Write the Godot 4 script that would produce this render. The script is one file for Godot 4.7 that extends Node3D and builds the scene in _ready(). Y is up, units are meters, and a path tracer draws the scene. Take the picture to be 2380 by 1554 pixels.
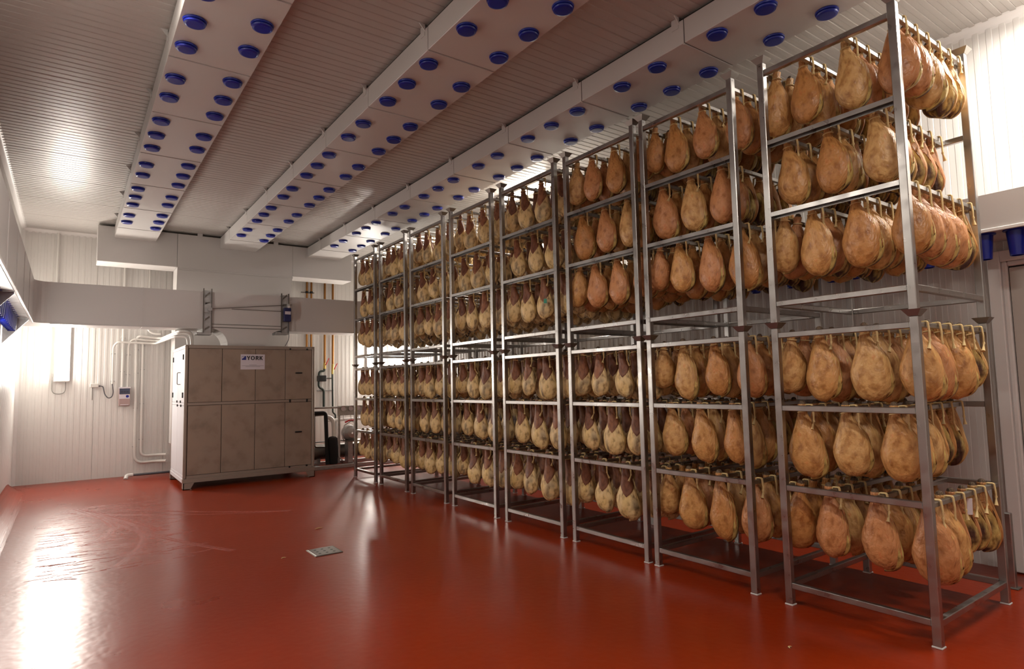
extends Node3D
# Ham drying room: racks of hanging hams, ceiling air ducts, air handling unit, red resin floor.

const XL := -0.77      # left wall
const XR := 6.284      # right wall
const ZB := -13.92     # back wall
const ZF := 3.0        # wall behind the camera
const HC := 4.578      # ceiling
const XF := 4.194      # front posts of the racks
const XB := 5.339      # rear posts
const UNIT := 1.998    # height of one rack

var names := {}
var M := {}
var rng := RandomNumberGenerator.new()

# ------------------------------------------------------------------ mesh builder
class MB:
	var v := PackedVector3Array()
	var n := PackedVector3Array()
	var c := PackedColorArray()
	var uv := PackedVector2Array()
	var ix := PackedInt32Array()
	var col := Color(1, 1, 1)
	var xf := Transform3D()

	func put(p: Vector3, nn: Vector3, cc: Color, t := Vector2.ZERO) -> int:
		v.append(xf * p)
		n.append((xf.basis * nn).normalized())
		c.append(cc)
		uv.append(t)
		return v.size() - 1

	func poly(pts: Array, outward: Vector3, uvs: Array = []) -> void:
		var nn: Vector3 = (pts[1] - pts[0]).cross(pts[2] - pts[0])
		var turned := nn.dot(outward) < 0.0
		if turned:
			nn = -nn
		var first := v.size()
		for k in pts.size():
			put(pts[k], nn, col, uvs[k] if uvs.size() else Vector2.ZERO)
		for k in range(1, pts.size() - 1):
			if turned:
				ix.append_array([first, first + k, first + k + 1])
			else:
				ix.append_array([first, first + k + 1, first + k])

	func box(at: Vector3, size: Vector3, b := 0.0) -> void:
		var h := size / 2.0
		b = minf(b, minf(h.x, minf(h.y, h.z)) * 0.6)
		var p := func(ax: int, sx: int, sy: int, sz: int) -> Vector3:
			var q := Vector3(sx * (h.x - b), sy * (h.y - b), sz * (h.z - b))
			q[ax] = [sx, sy, sz][ax] * h[ax]
			return at + q
		for s in [-1, 1]:
			poly([p.call(0, s, -1, -1), p.call(0, s, 1, -1), p.call(0, s, 1, 1), p.call(0, s, -1, 1)], Vector3(s, 0, 0), [Vector2(0, 0), Vector2(0, 1), Vector2(1, 1), Vector2(1, 0)])
			poly([p.call(1, -1, s, -1), p.call(1, 1, s, -1), p.call(1, 1, s, 1), p.call(1, -1, s, 1)], Vector3(0, s, 0), [Vector2(0, 0), Vector2(1, 0), Vector2(1, 1), Vector2(0, 1)])
			poly([p.call(2, -1, -1, s), p.call(2, 1, -1, s), p.call(2, 1, 1, s), p.call(2, -1, 1, s)], Vector3(0, 0, s), [Vector2(0, 0), Vector2(1, 0), Vector2(1, 1), Vector2(0, 1)])
		if b <= 0.0:
			return
		for s in [-1, 1]:
			for t in [-1, 1]:
				poly([p.call(0, s, t, -1), p.call(1, s, t, -1), p.call(1, s, t, 1), p.call(0, s, t, 1)], Vector3(s, t, 0))
				poly([p.call(0, s, -1, t), p.call(2, s, -1, t), p.call(2, s, 1, t), p.call(0, s, 1, t)], Vector3(s, 0, t))
				poly([p.call(1, -1, s, t), p.call(2, -1, s, t), p.call(2, 1, s, t), p.call(1, 1, s, t)], Vector3(0, s, t))
				for w in [-1, 1]:
					poly([p.call(0, s, t, w), p.call(1, s, t, w), p.call(2, s, t, w)], Vector3(s, t, w))

	# rows of points, row by row; smooth normals; "flip" turns the outside
	func grid(P: PackedVector3Array, nu: int, nv: int, wrap: bool, flip: bool, colors := PackedColorArray(), uvs := PackedVector2Array()) -> void:
		var first := v.size()
		for j in nv:
			for i in nu:
				var a: Vector3 = P[j * nu + ((i + 1) % nu if wrap else mini(i + 1, nu - 1))] - P[j * nu + ((i + nu - 1) % nu if wrap else maxi(i - 1, 0))]
				var b: Vector3 = P[mini(j + 1, nv - 1) * nu + i] - P[maxi(j - 1, 0) * nu + i]
				var nn := a.cross(b)
				if nn.length() < 1e-12:
					nn = Vector3(0, 1 if j == 0 else -1, 0) * (1.0 if flip else 1.0)
					if flip:
						nn = -nn
				put(P[j * nu + i], -nn if flip else nn, colors[j * nu + i] if colors.size() else col, uvs[j * nu + i] if uvs.size() else Vector2(float(i) / nu, float(j) / nv))
		for j in nv - 1:
			for i in (nu if wrap else nu - 1):
				var a := first + j * nu + i
				var b := first + j * nu + (i + 1) % nu
				var d := a + nu
				var e := b + nu
				if flip:
					ix.append_array([a, b, d, b, e, d])
				else:
					ix.append_array([a, d, b, b, d, e])

	func tube(path: Array, r, sides := 8, closed := false, open_ends := false) -> void:
		var k := path.size()
		var P := PackedVector3Array()
		var up := Vector3.ZERO
		for j in k:
			var a: Vector3 = path[(j + k - 1) % k] if closed else path[maxi(j - 1, 0)]
			var b: Vector3 = path[(j + 1) % k] if closed else path[mini(j + 1, k - 1)]
			var d := (b - a).normalized()
			if up == Vector3.ZERO:
				up = d.cross(Vector3(0, 1, 0) if absf(d.y) < 0.9 else Vector3(1, 0, 0)).normalized()
			up = (up - d * up.dot(d)).normalized()
			var side := d.cross(up)
			var rr: float = r[j] if r is Array else r
			for i in sides:
				var t := TAU * i / sides
				P.append(path[j] + (up * cos(t) + side * sin(t)) * rr)
		var nv := k
		if closed:
			for i in sides:
				P.append(P[i])
			nv += 1
		grid(P, sides, nv, true, false)
		if not closed and not open_ends:
			for e in [0, k - 1]:
				var ring := []
				for i in sides:
					ring.append(P[e * sides + i])
				poly(ring, (path[0] - path[1]) if e == 0 else (path[k - 1] - path[k - 2]))

	func lathe(profile: Array, seg := 24) -> void:
		var P := PackedVector3Array()
		for q in profile:
			for i in seg:
				var t := TAU * i / seg
				P.append(Vector3(cos(t) * q.x, q.y, sin(t) * q.x))
		grid(P, seg, profile.size(), true, profile[0].y > profile[-1].y)

	# sharp lathe: each band has its own normals
	func turned(profile: Array, seg := 24) -> void:
		for j in profile.size() - 1:
			var P := PackedVector3Array()
			for q in [profile[j], profile[j + 1]]:
				for i in seg:
					var t := TAU * i / seg
					P.append(Vector3(cos(t) * q.x, q.y, sin(t) * q.x))
			var first := v.size()
			var d: Vector2 = profile[j + 1] - profile[j]
			var rn := Vector2(-d.y, d.x)
			for k in 2:
				for i in seg:
					var t := TAU * i / seg
					put(P[k * seg + i], Vector3(cos(t) * rn.x, rn.y, sin(t) * rn.x), col, Vector2(float(i) / seg, k))
			for i in seg:
				var a := first + i
				var b := first + (i + 1) % seg
				ix.append_array([a, a + seg, b, b, a + seg, b + seg])

	# outline in x, y (any turn), swept from z0 to z1
	func prism(pts: PackedVector2Array, z0: float, z1: float) -> void:
		var q := pts.duplicate()
		if Geometry2D.is_polygon_clockwise(q):
			q.reverse()
		var tri := Geometry2D.triangulate_polygon(q)
		for e in [[z0, -1], [z1, 1]]:
			for k in range(0, tri.size(), 3):
				poly([Vector3(q[tri[k]].x, q[tri[k]].y, e[0]), Vector3(q[tri[k + 1]].x, q[tri[k + 1]].y, e[0]), Vector3(q[tri[k + 2]].x, q[tri[k + 2]].y, e[0])], Vector3(0, 0, e[1] * signf(z1 - z0)))
		for k in q.size():
			var a := q[k]
			var b := q[(k + 1) % q.size()]
			poly([Vector3(a.x, a.y, z0), Vector3(b.x, b.y, z0), Vector3(b.x, b.y, z1), Vector3(a.x, a.y, z1)], Vector3(b.y - a.y, a.x - b.x, 0))

	func mesh(into: ArrayMesh = null, mat: Material = null) -> ArrayMesh:
		var m := into if into else ArrayMesh.new()
		var a := []
		a.resize(Mesh.ARRAY_MAX)
		a[Mesh.ARRAY_VERTEX] = v
		a[Mesh.ARRAY_NORMAL] = n
		a[Mesh.ARRAY_COLOR] = c
		a[Mesh.ARRAY_TEX_UV] = uv
		a[Mesh.ARRAY_INDEX] = ix
		m.add_surface_from_arrays(Mesh.PRIMITIVE_TRIANGLES, a)
		if mat:
			m.surface_set_material(m.get_surface_count() - 1, mat)
		return m

# ------------------------------------------------------------------ scene helpers
func numbered(called: String) -> String:
	var k: int = names.get(called, 0)
	names[called] = k + 1
	return called if k == 0 else "%s_%03d" % [called, k]

func tag(o: Node, label: String, category: String, group := "", kind := "") -> Node:
	o.set_meta("label", label)
	o.set_meta("category", category)
	if group:
		o.set_meta("group", group)
	if kind:
		o.set_meta("kind", kind)
	return o

func thing(called: String, label: String, category: String, at := Vector3.ZERO, group := "", kind := "") -> Node3D:
	var o := Node3D.new()
	o.name = numbered(called)
	add_child(o)
	o.position = at
	tag(o, label, category, group, kind)
	return o

func part(parent: Node, called: String, m: Mesh, mat: Material, at := Vector3.ZERO, turn := Vector3.ZERO) -> MeshInstance3D:
	var o := MeshInstance3D.new()
	o.name = called
	o.mesh = m
	o.material_override = mat
	o.position = at
	o.rotation = turn
	parent.add_child(o, true)
	return o

func structure(called: String, m: Mesh, mat: Material, label: String, category: String) -> MeshInstance3D:
	var o := part(self, called, m, mat)
	tag(o, label, category, "", "structure")
	return o

func boxm(size: Vector3, b := 0.0, at := Vector3.ZERO) -> ArrayMesh:
	var b_ := MB.new()
	b_.box(at, size, b)
	return b_.mesh()

# a box given by two corners
func span(a: Vector3, b: Vector3, bev := 0.0) -> ArrayMesh:
	return boxm((b - a).abs(), bev, (a + b) / 2.0)

func tubem(path: Array, r, sides := 10) -> ArrayMesh:
	var b := MB.new()
	b.tube(path, r, sides)
	return b.mesh()

# corners of a path rounded off
func bend(pts: Array, r: float, k := 5) -> Array:
	var out := [pts[0]]
	for i in range(1, pts.size() - 1):
		var a: Vector3 = (pts[i - 1] - pts[i])
		var b: Vector3 = (pts[i + 1] - pts[i])
		var ra := minf(r, minf(a.length(), b.length()) * 0.49)
		var p0: Vector3 = pts[i] + a.normalized() * ra
		var p1: Vector3 = pts[i] + b.normalized() * ra
		for j in k + 1:
			var t := float(j) / k
			out.append(p0.lerp(pts[i], t).lerp(Vector3(pts[i]).lerp(p1, t), t))
	out.append(pts[-1])
	return out

# ------------------------------------------------------------------ materials
func noise(freq: float, octaves := 4, s := 1, type := FastNoiseLite.TYPE_SIMPLEX_SMOOTH) -> FastNoiseLite:
	var f := FastNoiseLite.new()
	f.noise_type = type
	f.frequency = freq
	f.fractal_octaves = octaves
	f.seed = s
	return f

func ramped(f: FastNoiseLite, stops: Array, size := 256) -> NoiseTexture2D:
	var t := NoiseTexture2D.new()
	t.width = size
	t.height = size
	t.seamless = true
	t.noise = f
	var g := Gradient.new()
	var off := PackedFloat32Array()
	var cs := PackedColorArray()
	for q in stops:
		off.append(q[0])
		cs.append(q[1])
	g.offsets = off
	g.colors = cs
	t.color_ramp = g
	return t

func mat(called: String, color: Color, rough: float, metal := 0.0) -> StandardMaterial3D:
	var m := StandardMaterial3D.new()
	m.resource_name = called
	m.albedo_color = color
	m.roughness = rough
	m.metallic = metal
	M[called] = m
	return m

func tri(m: StandardMaterial3D, s: float, world := false) -> void:
	m.uv1_triplanar = true
	m.uv1_world_triplanar = world
	m.uv1_scale = Vector3(s, s, s)

func grey(x: float) -> Color:
	return Color(x, x, x)

func make_materials() -> void:
	mat("white_panel", Color(0.85, 0.84, 0.825), 0.38)
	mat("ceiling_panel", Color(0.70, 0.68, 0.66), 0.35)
	mat("duct_white", Color(0.77, 0.755, 0.745), 0.36)
	mat("trim_white", Color(0.88, 0.87, 0.86), 0.4)
	mat("dark_gap", Color(0.12, 0.10, 0.09), 0.8)
	var g := mat("galvanised", Color(0.74, 0.74, 0.74), 0.42, 0.7)
	g.albedo_texture = ramped(noise(0.03, 3, 5, FastNoiseLite.TYPE_CELLULAR), [[0.0, grey(0.86)], [1.0, grey(1.0)]])
	tri(g, 1.6)
	var s := mat("steel", Color(0.68, 0.67, 0.66), 0.32, 1.0)
	s.roughness = 1.0
	s.roughness_texture = ramped(noise(0.02, 4, 8), [[0.0, grey(0.24)], [0.5, grey(0.34)], [1.0, grey(0.48)]])
	tri(s, 1.2, true)
	mat("steel_dull", Color(0.45, 0.43, 0.41), 0.5, 0.8)
	mat("cup_steel", Color(0.56, 0.54, 0.52), 0.42, 0.9)
	mat("foot_plastic", Color(0.80, 0.79, 0.78), 0.5)
	var a := mat("cabinet_sheet", Color(0.60, 0.53, 0.475), 0.5, 0.25)
	a.albedo_texture = ramped(noise(0.008, 6, 21), [[0.0, Color(0.84, 0.84, 0.83)], [0.3, Color(0.93, 0.92, 0.91)], [0.5, Color(0.97, 0.97, 0.97)], [1.0, Color(1, 0.99, 0.98)]], 512)
	tri(a, 0.75, true)
	mat("cabinet_frame", Color(0.60, 0.55, 0.51), 0.42, 0.5)
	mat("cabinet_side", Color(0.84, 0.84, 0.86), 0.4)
	mat("black_plastic", Color(0.04, 0.04, 0.045), 0.45)
	mat("black_rubber", Color(0.05, 0.045, 0.05), 0.8)
	mat("blue_plastic", Color(0.05, 0.12, 0.55), 0.3)
	mat("blue_dark", Color(0.10, 0.12, 0.32), 0.4)
	mat("label_paper", Color(0.80, 0.77, 0.80), 0.5)
	mat("ink", Color(0.05, 0.05, 0.08), 0.6)
	mat("logo_blue", Color(0.16, 0.18, 0.48), 0.5)
	mat("pipe_white", Color(0.86, 0.85, 0.83), 0.4)
	mat("cable_grey", Color(0.32, 0.32, 0.34), 0.5)
	mat("cable_pale", Color(0.55, 0.54, 0.52), 0.5)
	mat("cover_grey", Color(0.22, 0.24, 0.32), 0.4)
	mat("cover_rose", Color(0.66, 0.56, 0.55), 0.3)
	mat("copper", Color(0.58, 0.40, 0.20), 0.42, 0.8)
	mat("pipe_green", Color(0.16, 0.20, 0.18), 0.5, 0.3)
	mat("brass", Color(0.72, 0.62, 0.36), 0.35, 0.9)
	mat("handle_red", Color(0.75, 0.10, 0.10), 0.4)
	mat("door_leaf", Color(0.76, 0.74, 0.71), 0.4)
	mat("cord", Color(0.80, 0.70, 0.50), 0.9)
	mat("tag_white", Color(0.90, 0.90, 0.93), 0.5)
	mat("tag_green", Color(0.12, 0.52, 0.42), 0.5)
	var l := mat("tube_glow", Color(1, 1, 1), 0.5)
	l.emission_enabled = true
	l.emission = Color(1.0, 0.97, 0.93)
	l.emission_energy_multiplier = 90.0
	# hams: rind in several tones, body in vertex colours with a mottle
	var tones := [Color(0.78, 0.585, 0.35), Color(0.73, 0.515, 0.29), Color(0.81, 0.64, 0.41), Color(0.75, 0.52, 0.33)]
	for k in 8:
		var r := mat("rind_%d" % k, tones[k % 4], 0.40)
		r.albedo_texture = ramped(noise(0.018, 6, 31 + k % 4), [[0.0, Color(0.72, 0.62, 0.54)], [0.25, Color(0.86, 0.81, 0.75)], [0.5, Color(0.97, 0.96, 0.95)], [0.75, Color(1.0, 1.0, 1.0)], [1.0, Color(1.0, 0.88, 0.84)]])
		r.uv1_scale = Vector3(2, 1.5, 1)
		r.uv1_offset = Vector3(k * 0.371 + 0.11, k * 0.173 + 0.4, 0)
		r.heightmap_enabled = true
		r.heightmap_texture = ramped(noise(0.05, 4, 51), [[0.0, grey(0)], [1.0, grey(1)]])
		r.heightmap_scale = 0.32
	var brown := [Color(0.54, 0.34, 0.22), Color(0.48, 0.29, 0.19), Color(0.58, 0.37, 0.25)]
	for k in 3:
		var r := mat("dark_rind_%d" % k, brown[k], 0.5)
		r.albedo_texture = ramped(noise(0.014, 4, 61 + k), [[0.0, Color(0.70, 0.62, 0.58)], [0.5, Color(0.95, 0.95, 0.95)], [1.0, Color(1, 1, 1)]])
		r.uv1_scale = Vector3(2, 1.5, 1)
	var b := mat("flesh", Color(1, 1, 1), 0.5)
	b.vertex_color_use_as_albedo = true
	b.albedo_texture = ramped(noise(0.02, 4, 71), [[0.0, Color(0.62, 0.56, 0.50)], [0.4, Color(0.94, 0.92, 0.9)], [1.0, Color(1, 1, 1)]])
	b.uv1_scale = Vector3(2, 1.5, 1)
	b.heightmap_enabled = true
	b.heightmap_texture = ramped(noise(0.03, 5, 72), [[0.0, grey(0)], [1.0, grey(1)]])
	b.heightmap_scale = 0.55

# red resin floor: gloss varies with a wet film, drag marks and wheel tracks
func floor_material() -> StandardMaterial3D:
	var m := mat("resin_floor", Color(0.56, 0.165, 0.022), 1.0)
	m.metallic_specular = 0.38
	var w := 704
	var h := 1692      # one pixel a centimetre
	var f := noise(0.012, 4, 3)
	var bytes := PackedByteArray()
	bytes.resize(w * h)
	var ripple := noise(0.13, 2, 15)
	var wave := noise(0.006, 3, 16)
	var high := PackedFloat32Array()
	high.resize(w * h)
	for y in h:
		for x in w:
			# the aisle is wet: a thinner gloss towards the racks
			var wet := smoothstep(330.0, 120.0, x + 60.0 * f.get_noise_2d(x * 0.5, y * 0.5))
			var k := lerpf(0.29, 0.28, wet) + 0.012 * f.get_noise_2d(x, y)
			bytes[y * w + x] = int(clampf(k, 0.06, 1.0) * 255.0)
			high[y * w + x] = 0.5 + 0.28 * wave.get_noise_2d(x, y) + 0.045 * ripple.get_noise_2d(x, y)
	var im := Image.create_from_data(w, h, false, Image.FORMAT_L8, bytes)
	var r := RandomNumberGenerator.new()
	r.seed = 77
	# short drag marks across the aisle, then wheel tracks that swing out of the corner
	for s in 230:
		var at := Vector2(r.randf_range(50, 170), r.randf_range(330, 720))
		var dir := r.randf_range(-0.16, 0.16)
		var rough := r.randf_range(0.55, 0.85)
		for k in r.randi_range(6, 34):
			im.fill_rect(Rect2i(int(at.x), int(at.y), 2, 2), grey(rough))
			dir += r.randf_range(-0.12, 0.12)
			at += Vector2(cos(dir), sin(dir))
	for s in 9:
		var at := Vector2(r.randf_range(70, 120), r.randf_range(320, 430))
		var dir := r.randf_range(0.75, 1.45)
		var swing := r.randf_range(-0.002, 0.005)
		var rough := r.randf_range(0.55, 0.80)
		for k in r.randi_range(160, 330):
			im.fill_rect(Rect2i(int(at.x), int(at.y), 3, 2), grey(rough))
			if r.randf() < 0.85:
				im.fill_rect(Rect2i(int(at.x) + 5, int(at.y), 2, 1), grey(rough + 0.05))
			dir += swing
			at += Vector2(cos(dir), sin(dir))
	m.roughness_texture = ImageTexture.create_from_image(im)
	m.heightmap_enabled = true
	m.heightmap_texture = ImageTexture.create_from_image(Image.create_from_data(w, h, false, Image.FORMAT_RF, high.to_byte_array()))
	m.heightmap_scale = 0.9
	m.albedo_texture = ramped(noise(0.006, 4, 14), [[0.0, Color(0.86, 0.84, 0.82)], [1.0, Color(1, 1, 1)]])
	return m

# ------------------------------------------------------------------ lamps
# a batten with two fluorescent tubes along its own y, facing its own +z
func tube_lamp(label: String, at: Vector3, basis_: Basis, length: float, watts: float, glow := 1.0) -> Node3D:
	var o := thing("tube_light", label, "lamp", at, "twin tube lights of the drying room")
	o.basis = basis_
	part(o, "housing", boxm(Vector3(0.24, length + 0.06, 0.05), 0.008, Vector3(0, 0, 0.025)), M.trim_white)
	for s in [-1, 1]:
		var g := MB.new()
		g.tube([Vector3(s * 0.07, -length / 2, 0.075), Vector3(s * 0.07, length / 2, 0.075)], 0.018, 6, false, true)     # its ends sit in the caps
		part(o, "tube", g.mesh(), M.tube_glow)
		part(o, "end_cap", boxm(Vector3(0.22, 0.03, 0.06), 0.008, Vector3(0, s * (length / 2 + 0.012), 0.075)), M.trim_white)
	var l := AreaLight3D.new()
	l.name = "tube_light_glow"
	l.area_size = Vector2(0.22, length)
	l.area_normalize_energy = true
	l.light_energy = watts
	l.light_color = Color(1.0, 0.965, 0.92)
	l.area_range = 30.0
	l.area_attenuation = 2.0
	l.shadow_enabled = true
	l.position = Vector3(0, 0, 0.095)
	l.rotation.y = PI     # lights along -z, so turned to the fitting's front
	o.add_child(l)
	return o

# ------------------------------------------------------------------ room
func ribbed_panel(width: float, height: float, groove := 0.0012) -> ArrayMesh:
	var b := MB.new()
	var pts := [Vector2(0, -0.008), Vector2(0.004, 0.0)]
	var k := 12
	var p := (width - 0.008) / k
	for i in k:
		var x := 0.004 + p * i
		pts.append(Vector2(x + p * 0.46, 0.0))
		pts.append(Vector2(x + p * 0.50, 0.0028))
		pts.append(Vector2(x + p * 0.70, 0.0034))
		pts.append(Vector2(x + p * 0.91, 0.0028))
		pts.append(Vector2(x + p * 0.955, -groove))
		pts.append(Vector2(x + p, 0.0))
	pts.append(Vector2(width, -0.008))
	for i in pts.size() - 1:
		var u: Vector2 = pts[i]
		var w: Vector2 = pts[i + 1]
		b.poly([Vector3(u.x, 0, u.y), Vector3(w.x, 0, w.y), Vector3(w.x, height, w.y), Vector3(u.x, height, u.y)], Vector3(0, 0, 1))
	return b.mesh()

func panel_wall(called: String, slab_a: Vector3, slab_b: Vector3, from: Vector3, turn: Basis, run: float, height: float, material: Material, label: String, category: String) -> void:
	var w := structure(called, span(slab_a, slab_b), material, label, category)
	var width := 1.15
	var groove := 0.003 if called == "ceiling" else 0.001
	var full := ribbed_panel(width, height, groove)
	var at := 0.0
	while at < run - 0.01:
		var wide := minf(width, run - at)
		var o := part(w, "panel", full if wide == width else ribbed_panel(wide, height, groove), material)
		o.transform = Transform3D(turn, from + turn.x * at)
		at += width

func build_room() -> void:
	# floor
	var b := MB.new()
	b.poly([Vector3(XL, 0, ZB), Vector3(XR, 0, ZB), Vector3(XR, 0, ZF), Vector3(XL, 0, ZF)], Vector3.UP, [Vector2(0, 0), Vector2(1, 0), Vector2(1, 1), Vector2(0, 1)])
	b.box(Vector3((XL + XR) / 2, -0.11, (ZB + ZF) / 2), Vector3(XR - XL + 0.3, 0.2, ZF - ZB + 0.3))
	structure("floor", b.mesh(), floor_material(), "glossy brick red resin floor with wet drag marks", "floor")
	var e := 0.012
	panel_wall("wall_back", Vector3(XL - 0.15, -0.1, ZB - 0.15), Vector3(XR + 0.15, HC, ZB - e), Vector3(XL, 0, ZB), Basis(), XR - XL, HC, M.white_panel, "white ribbed insulated panel wall behind the machine", "wall")
	panel_wall("wall_left", Vector3(XL - 0.15, -0.1, ZB - 0.15), Vector3(XL - e, HC, ZF), Vector3(XL, 0, ZF), Basis(Vector3(0, 0, -1), Vector3.UP, Vector3(1, 0, 0)), ZF - ZB, HC, M.white_panel, "white ribbed panel wall beside the open aisle", "wall")
	panel_wall("wall_right", Vector3(XR + e, -0.1, ZB - 0.15), Vector3(XR + 0.15, HC, ZF), Vector3(XR, 0, ZB), Basis(Vector3(0, 0, 1), Vector3.UP, Vector3(-1, 0, 0)), ZF - ZB, HC, M.white_panel, "white ribbed panel wall behind the ham racks", "wall")
	panel_wall("wall_front", Vector3(XL - 0.15, -0.1, ZF + e), Vector3(XR + 0.15, HC, ZF + 0.15), Vector3(XR, 0, ZF), Basis(Vector3(-1, 0, 0), Vector3.UP, Vector3(0, 0, -1)), XR - XL, HC, M.white_panel, "white ribbed panel wall closing the near end of the room", "wall")
	# ceiling: panels across the room, ribs running from wall to wall
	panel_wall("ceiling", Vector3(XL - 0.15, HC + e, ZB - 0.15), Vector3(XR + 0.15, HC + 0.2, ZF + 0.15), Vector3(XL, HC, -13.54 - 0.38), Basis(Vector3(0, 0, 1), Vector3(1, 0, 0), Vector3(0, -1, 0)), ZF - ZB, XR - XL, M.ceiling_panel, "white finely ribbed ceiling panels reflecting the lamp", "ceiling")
	# rounded white corner strips
	var cove := func(a: Vector3, d: Vector3, p: Vector3, q: Vector3) -> ArrayMesh:
		var c := MB.new()
		var P := PackedVector3Array()
		for j in 2:
			for i in 7:
				var t := PI / 2 * i / 6.0
				P.append(a + d * j + p * 0.07 * (1 - sin(t)) + q * 0.07 * (1 - cos(t)))
		c.grid(P, 7, 2, false, false)
		return c.mesh()
	structure("trim_1", cove.call(Vector3(XL, HC, ZF), Vector3(0, 0, ZB - ZF), Vector3(1, 0, 0), Vector3(0, -1, 0)), M.trim_white, "white rounded strip where the aisle wall meets the ceiling", "trim")
	structure("trim_2", cove.call(Vector3(XR, HC, ZF), Vector3(0, 0, ZB - ZF), Vector3(0, -1, 0), Vector3(-1, 0, 0)), M.trim_white, "white rounded strip above the wall behind the racks", "trim")
	structure("trim_3", cove.call(Vector3(XL, HC, ZB), Vector3(XR - XL, 0, 0), Vector3(0, 0, 1), Vector3(0, -1, 0)), M.trim_white, "white rounded strip along the top of the back wall", "trim")
	structure("trim_4", cove.call(Vector3(XL, 0, ZB), Vector3(0, HC, 0), Vector3(1, 0, 0), Vector3(0, 0, 1)), M.trim_white, "white rounded upright strip in the far corner of the aisle", "trim")
	# red upstand along the left wall, running out at the corner
	var k := MB.new()
	var P := PackedVector3Array()
	for row in [[ZB + 0.02, 0.002], [ZB + 0.35, 0.05], [ZB + 0.8, 0.13], [ZB + 1.2, 0.16], [ZF, 0.16]]:
		for i in 6:
			var t := PI / 2 * i / 5.0
			var s: float = row[1]
			P.append(Vector3(XL + 0.005 + s * 1.6 * (1 - sin(t)), 0.002 + s * (1 - cos(t)), row[0]))
	k.grid(P, 6, 5, false, false)
	structure("baseboard_left", k.mesh(), M.resin_floor, "red resin upstand curving up the foot of the aisle wall", "skirting")
	build_door()

func build_door() -> void:
	var o := thing("door_1", "white cold room door with wide frame at the end of the racks", "door", Vector3(XR, 0, 0), "", "structure")
	var z0 := -1.80
	var z1 := 0.45
	var y := 2.60
	part(o, "door_surround", span(Vector3(-0.10, 0.012, z0), Vector3(-0.004, y, z0 + 0.085), 0.006), M.trim_white)
	part(o, "door_surround", span(Vector3(-0.10, 0.012, z1 - 0.085), Vector3(-0.004, y, z1), 0.006), M.trim_white)
	part(o, "door_surround", span(Vector3(-0.10, y - 0.09, z0 + 0.085), Vector3(-0.004, y, z1 - 0.085), 0.006), M.trim_white)
	for s in [[z0 + 0.085, z0 + 0.125], [z1 - 0.125, z1 - 0.085]]:
		part(o, "door_jamb", span(Vector3(-0.075, 0.012, s[0]), Vector3(-0.004, y - 0.09, s[1]), 0.01), M.trim_white)
	part(o, "door_jamb", span(Vector3(-0.075, y - 0.13, z0 + 0.125), Vector3(-0.004, y - 0.09, z1 - 0.125), 0.01), M.trim_white)
	part(o, "door_gasket", span(Vector3(-0.03, 0.02, z0 + 0.125), Vector3(-0.004, y - 0.13, z1 - 0.125)), M.dark_gap)
	var leaf := part(o, "door_leaf", span(Vector3(-0.05, 0.02, z0 + 0.131), Vector3(-0.028, y - 0.142, z1 - 0.131), 0.005), M.door_leaf)
	part(leaf, "door_handle", tubem(bend([Vector3(-0.05, 1.05, z1 - 0.25), Vector3(-0.11, 1.05, z1 - 0.25), Vector3(-0.11, 1.25, z1 - 0.25), Vector3(-0.05, 1.25, z1 - 0.25)], 0.03), 0.011, 8), M.steel)
	var p := thing("guard_post", "short steel guard post on the floor beside the door frame", "post", Vector3(5.76, 0, -1.68))
	part(p, "post", boxm(Vector3(0.05, 0.55, 0.05), 0.004, Vector3(0, 0.275, 0)), M.steel)
	part(p, "base_plate", boxm(Vector3(0.09, 0.01, 0.09), 0.002, Vector3(0, 0.005, 0)), M.steel_dull)

# ------------------------------------------------------------------ ducts under the ceiling
func disc_outlets(o: Node3D, x0: float, x1: float, yb: float, seams: Array) -> void:
	var ring := MB.new()
	ring.turned([Vector2(0.078, 0.0), Vector2(0.083, -0.006), Vector2(0.080, -0.016), Vector2(0.066, -0.018), Vector2(0.060, -0.004)], 28)
	var ring_m := ring.mesh()
	var cap := MB.new()
	cap.turned([Vector2(0.030, 0.0), Vector2(0.030, -0.018), Vector2(0.072, -0.019), Vector2(0.076, -0.024), Vector2(0.072, -0.033), Vector2(0.058, -0.037), Vector2(0.0001, -0.038)], 28)
	var cap_m := cap.mesh()
	for k in seams.size() - 1:
		var z: float = seams[k]
		var f: float = (z - seams[k + 1]) / 1.2
		var three: bool = seams[k + 2 if k + 2 < seams.size() else k][1] if false else (k % 2 == 0)
		for side in 2:
			var many := three == (side == 0)
			for d in ([0.17, 0.57, 0.97] if many else [0.36, 0.77]):
				var rim := part(o, "air_outlet", ring_m, M.blue_plastic, Vector3(x0 if side == 0 else x1, yb, z - d * f))
				part(rim, "outlet_disc", cap_m, M.blue_plastic)

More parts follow.
